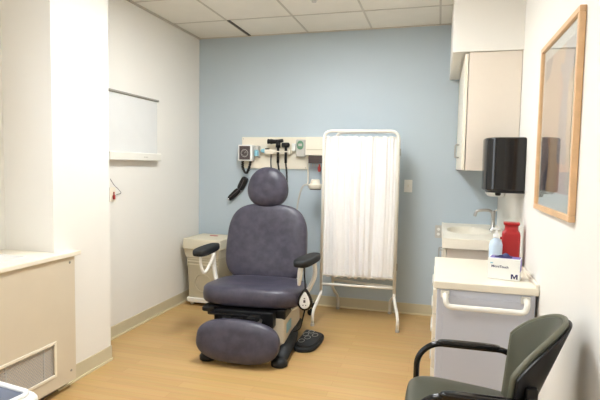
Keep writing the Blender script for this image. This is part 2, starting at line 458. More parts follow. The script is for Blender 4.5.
# hand control hanging from the right armrest
t = thing('hand_control', 'white teardrop hand control in black cradle hanging at exam chair side', 'hand control', (1.497, -1.25, 0.415), math.radians(4))
def drop(a, b):
    def f(th):
        s = math.sin(th); return a*math.cos(th)*(1-0.42*s-0.12*s*s), b*s
    return f
hm = basis((0, 0, -0.015), (1,0,0), (0,0.05,1), (0,-1,0.05))
obj('cradle', pillow(B(), drop(0.052, 0.082), 0.03, 0.4, nt=36, mtx=hm), M['blackg'], t, smooth=True)
hm = basis((0, -0.012, -0.02), (1,0,0), (0,0.05,1), (0,-1,0.05))
hc = obj('keypad', pillow(B(), drop(0.036, 0.062), 0.024, 0.4, nt=36, mtx=hm), M['whitep'], t, smooth=True)
bm = B()
for (x, z, w, h) in ((-0.008,-0.035,0.016,0.020), (-0.006,-0.008,0.012,0.008), (-0.014,-0.058,0.008,0.008), (0.006,-0.058,0.008,0.008)):
    box(bm, (x, -0.0275, z), (x+w, -0.023, z+h))
obj('button', bm, M['dgrey'], t, bevel=0.002)
bm = tube(B(), spline([(0,0,0.06),(-0.005,0.01,0.11),(-0.012,0.02,0.17),(-0.01,0.02,0.245)], 6), 0.006, 8)
obj('upper_cord', bm, M['black'], t, smooth=True); bm = B()
tube(bm, spline([(0,0.0,-0.09),(-0.02,0.02,-0.17),(-0.05,0.08,-0.26),(-0.10,0.15,-0.31),(-0.13,0.2,-0.33)], 6), 0.006, 8)
obj('cord', bm, M['black'], t, smooth=True)

# foot pedal
t = thing('foot_pedal', 'black rubber foot control pedal on floor beside exam chair', 'foot pedal', (1.462, -0.985, 0), math.radians(2))
out = [(-0.06,-0.24),(0.035,-0.27),(0.095,-0.20),(0.115,0.03),(0.08,0.12),(-0.01,0.16),(-0.06,0.165),(-0.065,0.02)]
o_ = [Vector((p[0],p[1],0)) for p in out]; sm = spline([(p.x,p.y,0) for p in o_], 4, closed=True)
bm = prism(B(), [(p.x, p.y) for p in sm], 'z', 0.0, 0.028)
obj('pedal_base', bm, M['blackm'], t, bevel=0.008)
bm = prism(B(), [(p.x*0.84, p.y*0.84) for p in sm], 'z', 0.026, 0.036)
obj('pedal_mat', bm, M['black'], t, bevel=0.006)
for (x, y) in ((-0.03,-0.12),(0.0,-0.04),(0.045,0.03),(-0.03,0.03),(0.0,0.10)):
    bm = tube(B(), [(x+0.022*math.cos(a), y+0.036*math.sin(a), 0.0365) for a in [2*PI*k/20 for k in range(20)]], 0.0022, 6, closed=True)
    obj('pedal_marking', bm, M['greyp'], t, smooth=True)

# ------------------------------------------------------------------ privacy screen
t = thing('privacy_screen', 'white folding medical privacy screen with tube frame and gathered curtains', 'privacy screen', (1.76, -0.36, 0), 0)
def panel(t, A, Bp, top, fa, fb, fwd, curt_n):
    A, Bp = Vector(A), Vector(Bp); d = (Bp-A).normalized(); nrm = Vector((d.y, -d.x, 0))
    r = 0.0135
    pts = fillet([A+Vector((0,0,0.26)), A+Vector((0,0,top)), Bp+Vector((0,0,top)), Bp+Vector((0,0,0.26))], 0.075, 8)
    obj('screen_frame', tube(B(), pts, r, 12), M['white'], t, smooth=True)
    for P0, ft in ((A, fa), (Bp, fb)):
        ft = Vector(ft)
        pts = fillet([P0+Vector((0,0,0.27)), P0+Vector((0,0,0.235)), Vector((ft.x*0.85+P0.x*0.15, ft.y*0.85+P0.y*0.15, 0.14)), Vector((ft.x, ft.y, 0.10)), Vector((ft.x, ft.y, 0.012))], 0.05, 6)
        leg = obj('leg', tube(B(), pts, r, 12), M['white'], t, smooth=True)
        obj('rubber_tip', lathe(B(), [(0.016,0),(0.018,0.004),(0.017,0.022)], 14, (ft.x, ft.y, 0)), M['greyp'], leg)
    bm = B()
    tube(bm, [A+Vector((0,0,0.315)), Bp+Vector((0,0,0.315))], 0.012, 10)
    obj('cross_bar', bm, M['white'], t, smooth=True)
    for zr in (top-0.055, 0.40):
        obj('curtain_rod', tube(B(), [A+Vector((0,0,zr)), Bp+Vector((0,0,zr))], 0.005, 8), M['white'], t, smooth=True)
    # curtain
    bm = B(); L = (Bp-A).length - 0.03; nx, nz = 150, 34; g = []
    random.seed(curt_n)
    ph = [random.uniform(0, 6.28) for _ in range(6)]
    for j in range(nz+1):
        v = j/nz; z = 0.385 + v*(top-0.045-0.385); row = []
        for i in range(nx+1):
            u = i/nx
            warp = u + 0.016*math.sin(7*u+ph[0]) + 0.02*math.sin(2.2*v+ph[3]+5*u)*(1-v)
            amp = 0.008 + 0.005*math.sin(9*u+ph[1])
            amp *= 0.55+0.45*abs(2*v-1)**0.6 + 0.2*math.sin(5*v+ph[2]+8*u)
            w = amp*math.sin(2*PI*10*warp+ph[4]) + 0.006*math.sin(2*PI*23*warp+ph[5])*(v**4+0.3) + 0.010*math.sin(2*PI*4.3*warp+ph[1])
            zz = z + (0.004*math.sin(2*PI*10*u) if j in (0, nz) else 0)
            p = A + d*(0.015+L*u) + nrm*w; row.append(bm.verts.new((p.x, p.y, zz)))
        g.append(row)
    for j in range(nz):
        for i in range(nx): bm.faces.new((g[j][i], g[j][i+1], g[j+1][i+1], g[j+1][i]))
    obj('curtain', bm, M['curtain'], t, smooth=True, solid=0.0015)
o0 = Vector((1.76, -0.36, 0))
L_ = lambda x, y: (x-o0.x, y-o0.y, 0)
panel(t, L_(1.418,-0.40), L_(2.062,-0.36), 1.678, L_(1.403,-0.635), L_(2.115,-0.57), 1, 3)
panel(t, L_(1.485,-0.20), L_(2.062,-0.31), 1.678, L_(1.51,-0.06), L_(2.005,-0.06), 1, 9)
for z in (0.5, 1.5): obj('hinge', lathe(B(), [(0.008,-0.03),(0.009,-0.028),(0.009,0.028),(0.008,0.03)], 10, (2.075-o0.x, -0.335-o0.y, z)), M['steel'], t)

# ------------------------------------------------------------------ waste bin in corner
t = thing('waste_bin', 'putty plastic two-tier medical waste bin in left back corner', 'waste bin', (0.262, -0.25, 0), math.radians(-2))
def rrect(w, d, r, n=5):
    P = []
    for cx, cy, a0 in ((w-r, d-r, 0), (-w+r, d-r, 90), (-w+r, -d+r, 180), (w-r, -d+r, 270)):
        for k in range(n+1):
            a = math.radians(a0+90*k/n); P.append((cx+r*math.cos(a), cy+r*math.sin(a)))
    return P
def loft(bm, secs):
    rings = [[bm.verts.new((x, y, z)) for x, y in rrect(w, d, r)] for (w, d, r, z) in secs]
    for a, b in zip(rings, rings[1:]):
        for k in range(len(a)): bm.faces.new((a[k], a[(k+1)%len(a)], b[(k+1)%len(a)], b[k]))
    bm.faces.new(rings[0][::-1]); bm.faces.new(rings[-1]); return bm
obj('bin_body', loft(B(), [(0.165,0.155,0.03,0.06),(0.172,0.165,0.03,0.36),(0.176,0.17,0.03,0.375),(0.178,0.17,0.03,0.48)]), M['puttyd'], t, bevel=0.003)
obj('bin_lid', loft(B(), [(0.180,0.185,0.018,0.475),(0.194,0.20,0.018,0.555),(0.200,0.205,0.02,0.56),(0.202,0.207,0.02,0.64),(0.197,0.200,0.02,0.655),(0.12,0.11,0.03,0.664)]), M['putty'], t, bevel=0.004)
bm = B()
for z in (0.40, 0.43, 0.455): box(bm, (-0.165, -0.178, z), (0.165, -0.168, z+0.010))
obj('vent_rib', bm, M['putty'], t, bevel=0.002)
bm = tube(B(), [(0.085*math.cos(a), -0.168, 0.23+0.085*math.sin(a)) for a in [2*PI*k/32 for k in range(32)]], 0.005, 6, closed=True)
obj('embossed_ring', bm, M['puttyd'], t, smooth=True)
obj('bin_base', loft(B(), [(0.165,0.165,0.03,0.035),(0.178,0.18,0.03,0.04),(0.178,0.18,0.03,0.075),(0.165,0.16,0.03,0.08)]), M['white'], t, bevel=0.003)
for x, y in ((-0.13,-0.13),(0.13,-0.13),(-0.13,0.13),(0.13,0.13)):
    bm = lathe(B(), [(0.014,-0.013),(0.02,-0.011),(0.02,0.011),(0.014,0.013)], 16, mtx=Matrix.Translation((x,y,0.02)) @ Matrix.Rotation(PI/2,4,'X'))
    box(bm, (x-0.012,y-0.018,0.02), (x+0.012,y+0.018,0.045))
    obj('caster', bm, M['greyp'], t)
obj('label', prism(B(), rrect(0.045, 0.022, 0.02), 'z', 0.663, 0.666), M['redlabel'], t, label='red oval sticker on the lid').location = (0.02, 0.02, 0)

# ------------------------------------------------------------------ wall diagnostic station
t = thing('diagnostic_board', 'beige diagnostic instrument board mounted on blue wall behind exam chair', 'wall board', (0.88, 0, 1.49))
obj('board', bx((-0.395, -0.018, -0.155), (0.285, 0.0, 0.158)), M['cream'], t, bevel=0.003)
for x in (-0.38, 0.27):
    for z in (-0.14, 0.14):
        obj('screw', lathe(B(), [(0.005,0),(0.004,0.002)], 10, mtx=Matrix.Translation((x,-0.018,z)) @ Matrix.Rotation(PI/2,4,'X')), M['steel'], t)
# blood pressure gauge
t = thing('blood_pressure_gauge', 'square dark-faced blood pressure gauge in white case on wall board', 'gauge', (0.55, -0.018, 1.49))
obj('case', bx((-0.078, -0.075, -0.082), (0.075, 0.0, 0.078)), M['whitep'], t, bevel=0.008)
obj('dial', bx((-0.062, -0.079, -0.068), (0.052, -0.074, 0.066)), M['dgrey'], t, bevel=0.002)
bm = tube(B(), [(-0.005+0.036*math.cos(a), -0.080, -0.005+0.036*math.sin(a)) for a in [2*PI*k/24 for k in range(24)]], 0.0022, 6, closed=True)
for k in range(10):
    a = math.radians(-60+k*33); box(bm, (-0.001,-0.0815,0.022), (0.001,-0.079,0.03), Matrix.Translation((-0.005,0,-0.005)) @ Matrix.Rotation(a,4,'Y'))
box(bm, (-0.0015,-0.082,0), (0.0015,-0.08,0.03), Matrix.Translation((-0.005,0,-0.005)) @ Matrix.Rotation(0.7,4,'Y'))
obj('dial_marking', bm, M['greyp'], t, smooth=False)
bm = B()
pts = []
for k in range(120):
    u = k/119; base = spline([(-0.04,-0.04,-0.08),(-0.035,-0.045,-0.15),(0.0,-0.045,-0.205),(0.03,-0.045,-0.15),(0.045,-0.04,-0.085)], 30)
    p = base[int(u*(len(base)-1))]; a = u*2*PI*18
    pts.append(p + Vector((0.009*math.cos(a), 0.009*math.sin(a), 0)))
obj('coiled_tube', tube(bm, pts, 0.0065, 6), M['black'], t, smooth=True)
# cuff
t = thing('blood_pressure_cuff', 'black blood pressure cuff hanging diagonally on blue wall', 'blood pressure cuff', (0.45, 0, 1.12))
cm = lambda x, z, a: Matrix.Translation((x, -0.03, z)) @ Matrix.Rotation(math.radians(a), 4, 'Y')
bm = pillow(B(), sup(0.036, 0.072, 4), 0.05, 0.5, nt=32, mtx=cm(0.052, 0.062, 28) @ Matrix.Rotation(PI/2, 4, 'X'))
pillow(bm, sup(0.030, 0.078, 4), 0.045, 0.5, nt=32, mtx=cm(-0.042, -0.052, 46) @ Matrix.Rotation(PI/2, 4, 'X'))
obj('cuff_wrap', bm, M['black'], t, smooth=True)
bm = B()
tube(bm, spline([(0.075,-0.06,0.10),(0.045,-0.066,0.03),(0.01,-0.066,-0.01),(-0.04,-0.064,-0.05),(-0.085,-0.06,-0.09)], 6), 0.004, 6)
obj('tube', bm, M['dgrey'], t, smooth=True)
bm = lathe(B(), [(0.006,-0.005),(0.010,0),(0.010,0.012),(0.006,0.016)], 12, (-0.092,-0.055,-0.108))
obj('valve', bm, M['chrome'], t, smooth=True)
# specula dispenser
t = thing('specula_dispenser', 'clear specula dispenser with light blue tips on wall board beside gauge', 'dispenser', (0.69, -0.018, 1.51))
obj('dispenser_body', bx((-0.055, -0.05, -0.065), (-0.005, 0, 0.05)), M['greyp'], t, bevel=0.006)
bm = B(); lathe(bm, [(0.022,-0.03),(0.022,0.02),(0.010,0.03)], 16, (-0.03,-0.05,-0.02))
obj('blue_tips', bm, M['lblue'], t, smooth=False)
bm = pillow(B(), sup(0.034,0.02,2.4), 0.05, 0.5, nt=24, mtx=basis((0.045,-0.03,0.0),(1,0,0),(0,0,1),(0,-1,0)))
obj('blue_cap', bm, M['lblue'], t, smooth=True)
# instrument transformer with handles
t = thing('instrument_transformer', 'cream wall transformer holding otoscope handles with small black switch', 'wall transformer', (0.855, -0.018, 1.505))
obj('transformer_case', bx((-0.11, -0.06, -0.028), (0.15, 0, 0.022)), M['cream'], t, bevel=0.008)
obj('switch', bx((-0.10, -0.064, 0.02), (-0.065, -0.03, 0.03)), M['black'], t, bevel=0.002)
for x in (0.02, 0.105):
    obj('cradle', tube(B(), [(x+0.026*math.cos(a), -0.075+0.026*math.sin(a), -0.002) for a in [2*PI*k/20 for k in range(20)]], 0.006, 6, closed=True), M['cream'], t, smooth=True)
def handle(x, lab, head, drop_):
    t = thing('otoscope_handle', lab, 'diagnostic instrument', (x, -0.093, 1.492))
    obj('handle', lathe(B(), [(0.010,-0.10),(0.013,-0.095),(0.013,0.05),(0.010,0.07)], 14), M['black'], t, smooth=True)
    bm = B()
    if head == 'oto':
        lathe(bm, [(0.024,-0.05),(0.026,-0.045),(0.020,-0.01),(0.022,0.03),(0.016,0.045)], 16, mtx=Matrix.Translation((-0.03,0,0.108)) @ Matrix.Rotation(PI/2,4,'Y'))
        tube(bm, [(-0.068,0,0.108),(-0.105,0,0.110)], lambda q: 0.018+0.008*q, 14)
        tube(bm, [(0.0,0,0.108),(0.05,0,0.120)], lambda q: 0.022-0.006*q, 14)
        tube(bm, [(0.0,0,0.05),(0.0,0,0.10)], 0.024, 12)
    else:
        lathe(bm, [(0.020,-0.035),(0.024,-0.03),(0.024,0.03),(0.020,0.036)], 16, mtx=Matrix.Translation((-0.005,0,0.075)) @ Matrix.Rotation(PI/2,4,'Y'))
        tube(bm, [(0.0,0,0.075),(0.035,0,0.08)], lambda q: 0.014-0.002*q, 12)
    obj('head', bm, M['black'], t, smooth=True)
    bm = B(); pts = []
    n_ = 160
    for k in range(n_):
        u = k/(n_-1); a = u*2*PI*24
        pts.append(Vector((0.006*math.cos(a)+0.01*math.sin(u*3), 0.006*math.sin(a)+0.03*u, -0.10-drop_*u)))
    obj('coiled_cord', tube(bm, pts, 0.004, 6), M['black'], t, smooth=True)
handle(0.892, 'black otoscope with large horizontal head, left of the two instruments', 'oto', 0.20)
handle(0.972, 'smaller black ophthalmoscope handle with short head, right of the two instruments', 'oph', 0.30)
t = thing('spare_cord', 'single straight black cord hanging below the instrument transformer', 'cord', (0.80, -0.03, 1.47))
obj('cord', tube(B(), spline([(0,0,0.01),(0.0,-0.005,-0.07),(0.004,0,-0.16)], 8), 0.006, 8), M['black'], t, smooth=True)
# thermometer
t = thing('wall_thermometer', 'grey electronic thermometer with green oval face on wall board', 'thermometer', (1.113, -0.018, 1.54))
obj('case', bx((-0.048, -0.055, -0.085), (0.045, 0, 0.083)), M['greyp'], t, bevel=0.01)
obj('face', pillow(B(), sup(0.033,0.042,2.2), 0.012, 0.4, nt=30, mtx=basis((-0.003,-0.057,0.028),(1,0,0),(0,0,1),(0,-1,0))), M['green'], t, smooth=True)
obj('display', bx((-0.02,-0.066,0.018),(0.016,-0.060,0.042)), M['greyp'], t, bevel=0.002)
obj('probe_well', bx((-0.095, -0.04, -0.03), (-0.058, 0, 0.045)), M['whitep'], t, bevel=0.008)
obj('cord', tube(B(), spline([(0.05,-0.03,0.09),(0.068,-0.04,0.02),(0.07,-0.04,-0.12),(0.074,-0.03,-0.30),(0.07,-0.04,-0.35)], 8), 0.007, 8), M['cream'], t, smooth=True)
# sharps / storage box right
t = thing('wall_box', 'beige box with dark lower bin mounted on wall between board and privacy screen', 'wall box', (1.26, 0, 1.50))
obj('box_body', bx((-0.090, -0.11, -0.03), (0.085, 0, 0.145)), M['cream'], t, bevel=0.006)
obj('box_lip', bx((-0.078, -0.115, 0.02), (0.078, -0.105, 0.03)), M['putty'], t, bevel=0.002)
bm = bx((-0.06, -0.10, -0.105), (0.075, -0.02, -0.028))
obj('lower_bin', bm, M['brown'], t, bevel=0.003)
for k in range(5): obj('hook', bx((-0.05+0.027*k, -0.095, -0.135), (-0.044+0.027*k, -0.085, -0.10)), M['greyp'], t)
tag(obj('hanging_tag', loft(B(), [(0.008,0.01,0.004,1.30),(0.014,0.015,0.006,1.315),(0.014,0.015,0.006,1.35),(0.006,0.008,0.003,1.375)]), M['redlabel'], bevel=0.002), 'small red tag hanging under dark bin at privacy screen edge', 'tag').location = (1.30, -0.06, 0.015)

# mobile exam lamp
t = thing('exam_lamp', 'white gooseneck exam lamp on wheeled base standing behind exam chair', 'exam lamp', (1.185, -0.25, 0))
hd = Matrix.Translation((0.125, 0.0, 1.20))
obj('lamp_head', lathe(B(), [(0.034,0.048),(0.040,0.044),(0.046,0.01),(0.062,0.0),(0.064,-0.025),(0.054,-0.04)], 28, mtx=hd), M['cream'], t, smooth=False, bevel=0.002)
obj('lens', lathe(B(), [(0.05,-0.048),(0.054,-0.041),(0.03,-0.039)], 24, mtx=hd), M['brown'], t)
obj('gooseneck', tube(B(), spline([(0.085,0,1.19),(0.03,0,1.195),(-0.005,0,1.16),(-0.03,0,1.07),(-0.045,0,0.98),(-0.05,0,0.85)], 8), 0.0085, 10), M['greyp'], t, smooth=True)
obj('pole', tube(B(), [(-0.05,0,0.88),(-0.05,0,0.07)], 0.013, 12), M['white'], t, smooth=True)
bm = B()
for k in range(5):
    a = 2*PI*k/5-0.5
    tube(bm, [(-0.05,0,0.075),(-0.05+0.20*math.cos(a),0.20*math.sin(a),0.062)], lambda q: 0.018-0.005*q, 10)
obj('star_base', bm, M['cream'], t, smooth=True)
for k in range(5):
    a = 2*PI*k/5-0.5; x, y = -0.05+0.20*math.cos(a), 0.20*math.sin(a)
    bm = lathe(B(), [(0.018,-0.016),(0.027,-0.013),(0.027,0.013),(0.018,0.016)], 18, mtx=Matrix.Translation((x,y,0.027)) @ Matrix.Rotation(a,4,'Z') @ Matrix.Rotation(PI/2,4,'X'))
    tube(bm, [(x,y,0.03),(x,y,0.062)], 0.01, 8)
    obj('caster', bm, M['black'], t)

# light switch / outlet
t = thing('light_switch', 'white wall switch plate on blue wall right of privacy screen', 'light switch', (2.134, 0, 1.20))
obj('plate', bx((-0.037, -0.006, -0.058), (0.037, 0, 0.058)), M['whitep'], t, bevel=0.003)
obj('toggle', bx((-0.006, -0.014, -0.012), (0.006, -0.006, 0.012)), M['white'], t, bevel=0.002)
t = thing('wall_outlet', 'white outlet plate low on blue wall just left of sink counter', 'outlet', (2.418, 0, 0.79))
obj('plate', bx((-0.03, -0.006, -0.058), (0.03, 0, 0.058)), M['greyp'], t, bevel=0.003)
bm = B()
for z in (-0.022, 0.022): lathe(bm, [(0.014,0),(0.013,0.003)], 16, mtx=Matrix.Translation((0,-0.006,z)) @ Matrix.Rotation(PI/2,4,'X'))
obj('socket', bm, M['whitep'], t)

# ------------------------------------------------------------------ left wall: x-ray viewer, pull station
t = thing('xray_viewer', 'white wall-mounted x-ray film viewing panel with projecting bottom ledge', 'x-ray viewer', (0, -1.16, 1.65))
obj('viewer_case', bx((0, -0.36, -0.20), (0.022, 0.335, 0.255)), M['white'], t, bevel=0.004)
obj('viewing_panel', bx((0.021, -0.345, -0.20), (0.026, 0.325, 0.245)), M['film'], t, bevel=0.002)
obj('top_rail', bx((0.0, -0.365, 0.25), (0.038, 0.34, 0.266)), M['railm'], t, bevel=0.003)
obj('ledge', bx((0, -0.365, -0.262), (0.06, 0.34, -0.198)), M['white'], t, bevel=0.006)
bm = B()
for k in range(5): box(bm, (0.0598, 0.075+0.012*k, -0.234), (0.0606, 0.083+0.012*k, -0.229))
obj('nameplate', bm, M['railm'], t)
t = thing('emergency_pull_station', 'small wall plate with red pull knob and thin cord', 'pull station', (0, -1.425, 1.125))
obj('plate', bx((0, -0.035, -0.055), (0.007, 0.035, 0.055)), M['cream'], t, bevel=0.002)
obj('pull_knob', lathe(B(), [(0.007,-0.038),(0.010,-0.034),(0.010,-0.01),(0.005,0.0),(0.005,0.02)], 14, (0.018,0,-0.0)), M['redlabel'], t, smooth=True)
bm = tube(B(), spline([(0.016,-0.04,0.12),(0.016,0.0,0.075),(0.018,0.05,0.04),(0.018,0.085,0.008),(0.018,0.05,0.0),(0.018,0.0,-0.01)], 6), 0.002, 6)
obj('cord', bm, M['brown'], t, smooth=True)

# ------------------------------------------------------------------ heating cabinet on the left
t = thing('heater_cabinet', 'beige under-window heating cabinet with pale sill top and mesh grille', 'heater cabinet', (0.10, -3.0, 0))
L2 = lambda x, y: (x-0.10, y+3.0)
YE = -4.9; XF = 0.312
poly = [L2(XW, YE), L2(XF-0.012, YE), L2(XF-0.012, -2.305), L2(XW, -2.305)]
obj('cabinet_body', prism(B(), poly, 'z', 0.10, 0.79), M['beige'], t)
# front panel with overlap over the column, cut around the grille
g0, g1, gz0, gz1 = -3.35, -2.372, 0.135, 0.325
bm = B()
def pb(y0, y1, z0, z1):
    box(bm, (XF-0.022-0.10, y0+3.0, z0), (XF-0.10, y1+3.0, z1))
pb(YE, -2.205, gz1, 0.807); pb(YE, -2.205, 0.05, gz0); pb(YE, g0, gz0, gz1); pb(g1, -2.205, gz0, gz1)
obj('front_panel', bm, M['beige'], t)
bm = B(); box(bm, (XC-0.10+0.001, -2.205+3.0-0.02, 0.05), (XF-0.10-0.001, -2.205+3.0, 0.807))
obj('end_panel', bm, M['beige'], t)
for z in (0.772, 0.115):
    obj('screw', lathe(B(), [(0.008,0),(0.006,0.003)], 12, mtx=Matrix.Translation((XF-0.10, -2.245+3.0, z)) @ Matrix.Rotation(PI/2,4,'Y')), M['railm'], t)
bm = B()
for (a, b, z0, z1) in ((g0, g1, gz1-0.006, gz1+0.01), (g0, g1, gz0-0.01, gz0+0.006), (g1-0.008, g1+0.008, gz0-0.01, gz1+0.01), (g0-0.008, g0+0.015, gz0, gz1)):
    box(bm, (XF-0.104, a+3.0, z0), (XF-0.094, b+3.0, z1))
fr = obj('grille_frame', bm, M['cream'], t, bevel=0.002)
bm = B(); box(bm, (XF-0.128, g0+3.0, gz0), (XF-0.118, g1+3.0, gz1))
obj('grille_back', bm, M['gap'], fr)
bm = B()
n_ = 130
xg = XF-0.108
y = g0+3.0
hh = gz1-gz0
k = -14
while y + k*0.018 < g1+3.0:
    for sgn in (1, -1):
        a = y+k*0.018; y0_, y1_ = (a, a+hh) if sgn > 0 else (a+hh, a)
        z0_, z1_ = gz0, gz1
        lo_, hi_ = g0+3.0, g1+3.0
        # clip
        ts = [0, 1]
        for lim in (lo_, hi_):
            tt = (lim-y0_)/(y1_-y0_)
            if 0 < tt < 1:
                inside0 = lo_ <= y0_ <= hi_
                if (lim == lo_ and y0_ < lo_) or (lim == hi_ and y0_ > hi_): ts[0] = max(ts[0], tt)
                else: ts[1] = min(ts[1], tt)
        ya, yb = y0_+(y1_-y0_)*ts[0], y0_+(y1_-y0_)*ts[1]; za, zb = z0_+hh*ts[0], z0_+hh*ts[1]
        if min(ya,yb) < lo_-1e-4 or max(ya,yb) > hi_+1e-4: continue
        w = 0.0032; dx = 0.0015*sgn
        vs = [bm.verts.new(p) for p in ((xg+dx, ya-w, za), (xg+dx, ya+w, za), (xg+dx, yb+w, zb), (xg+dx, yb-w, zb), (xg+dx-0.002, ya-w, za), (xg+dx-0.002, ya+w, za), (xg+dx-0.002, yb+w, zb), (xg+dx-0.002, yb-w, zb))]
        for f in ((0,1,2,3),(4,7,6,5),(0,4,5,1),(1,5,6,2),(2,6,7,3),(3,7,4,0)): bm.faces.new([vs[i] for i in f])
    k += 1
obj('grille_mesh', bm, M['mesh'], fr)
for yy in (g1-0.075, g1-0.33, g1-0.60): obj('grille_bar', bx((XF-0.112, yy+3.0-0.004, gz0), (XF-0.106, yy+3.0+0.004, gz1)), M['greyp'], fr)
poly = [L2(XW, YE), L2(XF+0.018, YE), L2(XF+0.018, -2.165), L2(XC+0.001, -2.165), L2(XC+0.001, -2.302), L2(XW, -2.302)]
obj('sill_top', prism(B(), poly, 'z', 0.807, 0.835), M['cream'], t, bevel=0.006)
obj('sill_inset', bx((-0.12, YE+3.1, 0.834), (0.10, -2.45+3.0, 0.837)), M['film'], t, bevel=0.001, label='pale grey strip set in the sill')
obj('toe_kick', prism(B(), [L2(XW, YE), L2(XF-0.06, YE), L2(XF-0.06, -2.305), L2(XW, -2.305)], 'z', 0.0, 0.10), M['toe'], t)

# ------------------------------------------------------------------ upper cabinet
t = thing('upper_cabinet', 'cream laminate wall cupboard hung under the soffit on right wall', 'wall cupboard', (2.73, -0.54, 1.355))
CZ = 2.158-1.355
obj('cabinet_box', bx((2.575-2.73, SY+0.012+0.54, 0), (XR-2.73-0.003, 0.537, CZ-0.003)), M['panel'], t, bevel=0.002)
for a, b in ((SY+0.012, -0.545), (-0.541, -0.01)):
    d = obj('door', bx((2.548-2.73, a+0.54, 0.004), (2.570-2.73, b+0.54, CZ-0.012)), M['cream'], t, bevel=0.002)
    e = a+0.05 if b < -0.3 else a+0.05
    obj('handle', tube(B(), fillet([(2.549-2.73, e+0.54+(0.42 if b<-0.3 else 0), 0.10),(2.52-2.73, e+0.54+(0.42 if b<-0.3 else 0), 0.10),(2.52-2.73, e+0.54+(0.42 if b<-0.3 else 0), 0.20),(2.549-2.73, e+0.54+(0.42 if b<-0.3 else 0), 0.20)], 0.012), 0.004, 8), M['steel'], d, smooth=True)

# ------------------------------------------------------------------ sink vanity
t = thing('sink_cabinet', 'cream laminate base cupboard under the sink counter in back right corner', 'base cupboard', (2.70, -0.55, 0))
VY = -1.05
obj('cabinet_box', bx((2.475-2.70, VY+0.02+0.55, 0.10), (XR-2.70-0.003, 0.54, 0.798)), M['panel'], t, bevel=0.002)
obj('toe_kick', bx((2.53-2.70, VY+0.02+0.55, 0.0), (XR-2.70-0.02, 0.53, 0.10)), M['toe'], t)
for a, b in ((VY+0.022, -0.555), (-0.550, -0.012)):
    d = obj('door', bx((2.450-2.70, a+0.55, 0.11), (2.472-2.70, b+0.55, 0.795)), M['cream'], t, bevel=0.002)
    yy = (b-0.06 if b < -0.3 else a+0.06)+0.55
    obj('handle', tube(B(), fillet([(2.451-2.70, yy, 0.62),(2.425-2.70, yy, 0.62),(2.425-2.70, yy, 0.72),(2.451-2.70, yy, 0.72)], 0.012), 0.004, 8), M['steel'], d, smooth=True)
# counter with integral oval basin
t = thing('sink_counter', 'ivory one-piece sink counter with shallow oval basin on the base cupboard', 'sink counter', (2.68, -0.55, 0.80))
bm = B(); x0, x1, y0, y1 = 2.443-2.68, XR-2.68, VY-0.01+0.55, 0.548
nx, ny = 44, 80; zt = 0.075; g = []
for j in range(ny+1):
    row = []
    for i in range(nx+1):
        x = x0+(x1-x0)*i/nx; y = y0+(y1-y0)*j/ny
        r = math.sqrt(((x-(-0.03))/0.165)**2 + ((y-0.10)/0.26)**2)
        z = zt - 0.018*max(0, min(1, (1.35-r)/0.2))*0.35
        if r < 1: z -= 0.125*(1-r**2)**0.55*1.0
        e = min(x-x0, y-y0)
        if e < 0.02: z += 0.006*(1-e/0.02) if e > 0.004 else 0.0
        row.append(bm.verts.new((x, y, z)))
    g.append(row)
for j in range(ny):
    for i in range(nx): bm.faces.new((g[j][i], g[j][i+1], g[j+1][i+1], g[j+1][i]))
bot = []
per = [g[0][i] for i in range(nx+1)]+[g[j][nx] for j in range(1,ny+1)]+[g[ny][i] for i in range(nx-1,-1,-1)]+[g[j][0] for j in range(ny-1,0,-1)]
low = [bm.verts.new((v.co.x, v.co.y, 0.005)) for v in per]
for k in range(len(per)): bm.faces.new((per[k], low[k], low[(k+1)%len(per)], per[(k+1)%len(per)]))
o = obj('counter_slab', bm, M['counter'], t, smooth=True); o.data.set_sharp_from_angle(angle=math.radians(50))
obj('drain', lathe(B(), [(0.022,0),(0.020,0.004),(0.004,0.004)], 20, (-0.03, 0.10, -0.047)), M['chrome'], t)
t = thing('faucet', 'chrome swan-neck faucet at the back of the sink counter', 'faucet', (2.83, -0.50, 0.885))
obj('faucet_base', lathe(B(), [(0.026,0),(0.026,0.006),(0.016,0.012),(0.014,0.10),(0.016,0.105),(0.016,0.15),(0.012,0.155)], 20), M['steel'], t, smooth=True)
obj('spout', tube(B(), spline([(0,0,0.13),(-0.03,0,0.155),(-0.09,0,0.155),(-0.125,0,0.145),(-0.14,0,0.105)], 8), 0.012, 12), M['steel'], t, smooth=True)
obj('lever', tube(B(), [(0,0,0.15),(0.02,-0.05,0.165)], 0.006, 10), M['chrome'], t, smooth=True)

# towel dispenser
t = thing('paper_towel_dispenser', 'glossy black roll towel dispenser mounted on right wall', 'towel dispenser', (XR, -1.242, 1.22))
def dpoly(d, hw, n=16):
    P = [(0.0, -hw), (0.0, hw)]
    for k in range(n+1):
        a = PI/2 - PI*k/n
        P.append((-d*0.55 - d*0.45*math.cos(a)**0.8 if k not in (0, n) else -d*0.5, hw*sgnpow(math.sin(a), 0.75)))
    return P
bm = prism(B(), dpoly(0.238, 0.155), 'z', 0.012, 0.345)
obj('cover', bm, M['blackg'], t, bevel=0.012)
bm = prism(B(), dpoly(0.215, 0.145), 'z', 0.0, 0.014)
obj('base_tray', bm, M['black'], t, bevel=0.003)
obj('feed_knob', lathe(B(), [(0.012,-0.022),(0.018,-0.016),(0.018,-0.004),(0.01,0.002)], 16, (-0.14,-0.03,0)), M['black'], t, smooth=True)
t = thing('soap_dispenser', 'white soap dispenser on right wall behind black towel dispenser', 'soap dispenser', (XR, -0.42, 1.15))
obj('soap_case', bx((-0.13, -0.06, 0.0), (0, 0.06, 0.20)), M['whitep'], t, bevel=0.018)
obj('push_bar', bx((-0.142, -0.045, 0.02), (-0.128, 0.045, 0.075)), M['whitep'], t, bevel=0.005)

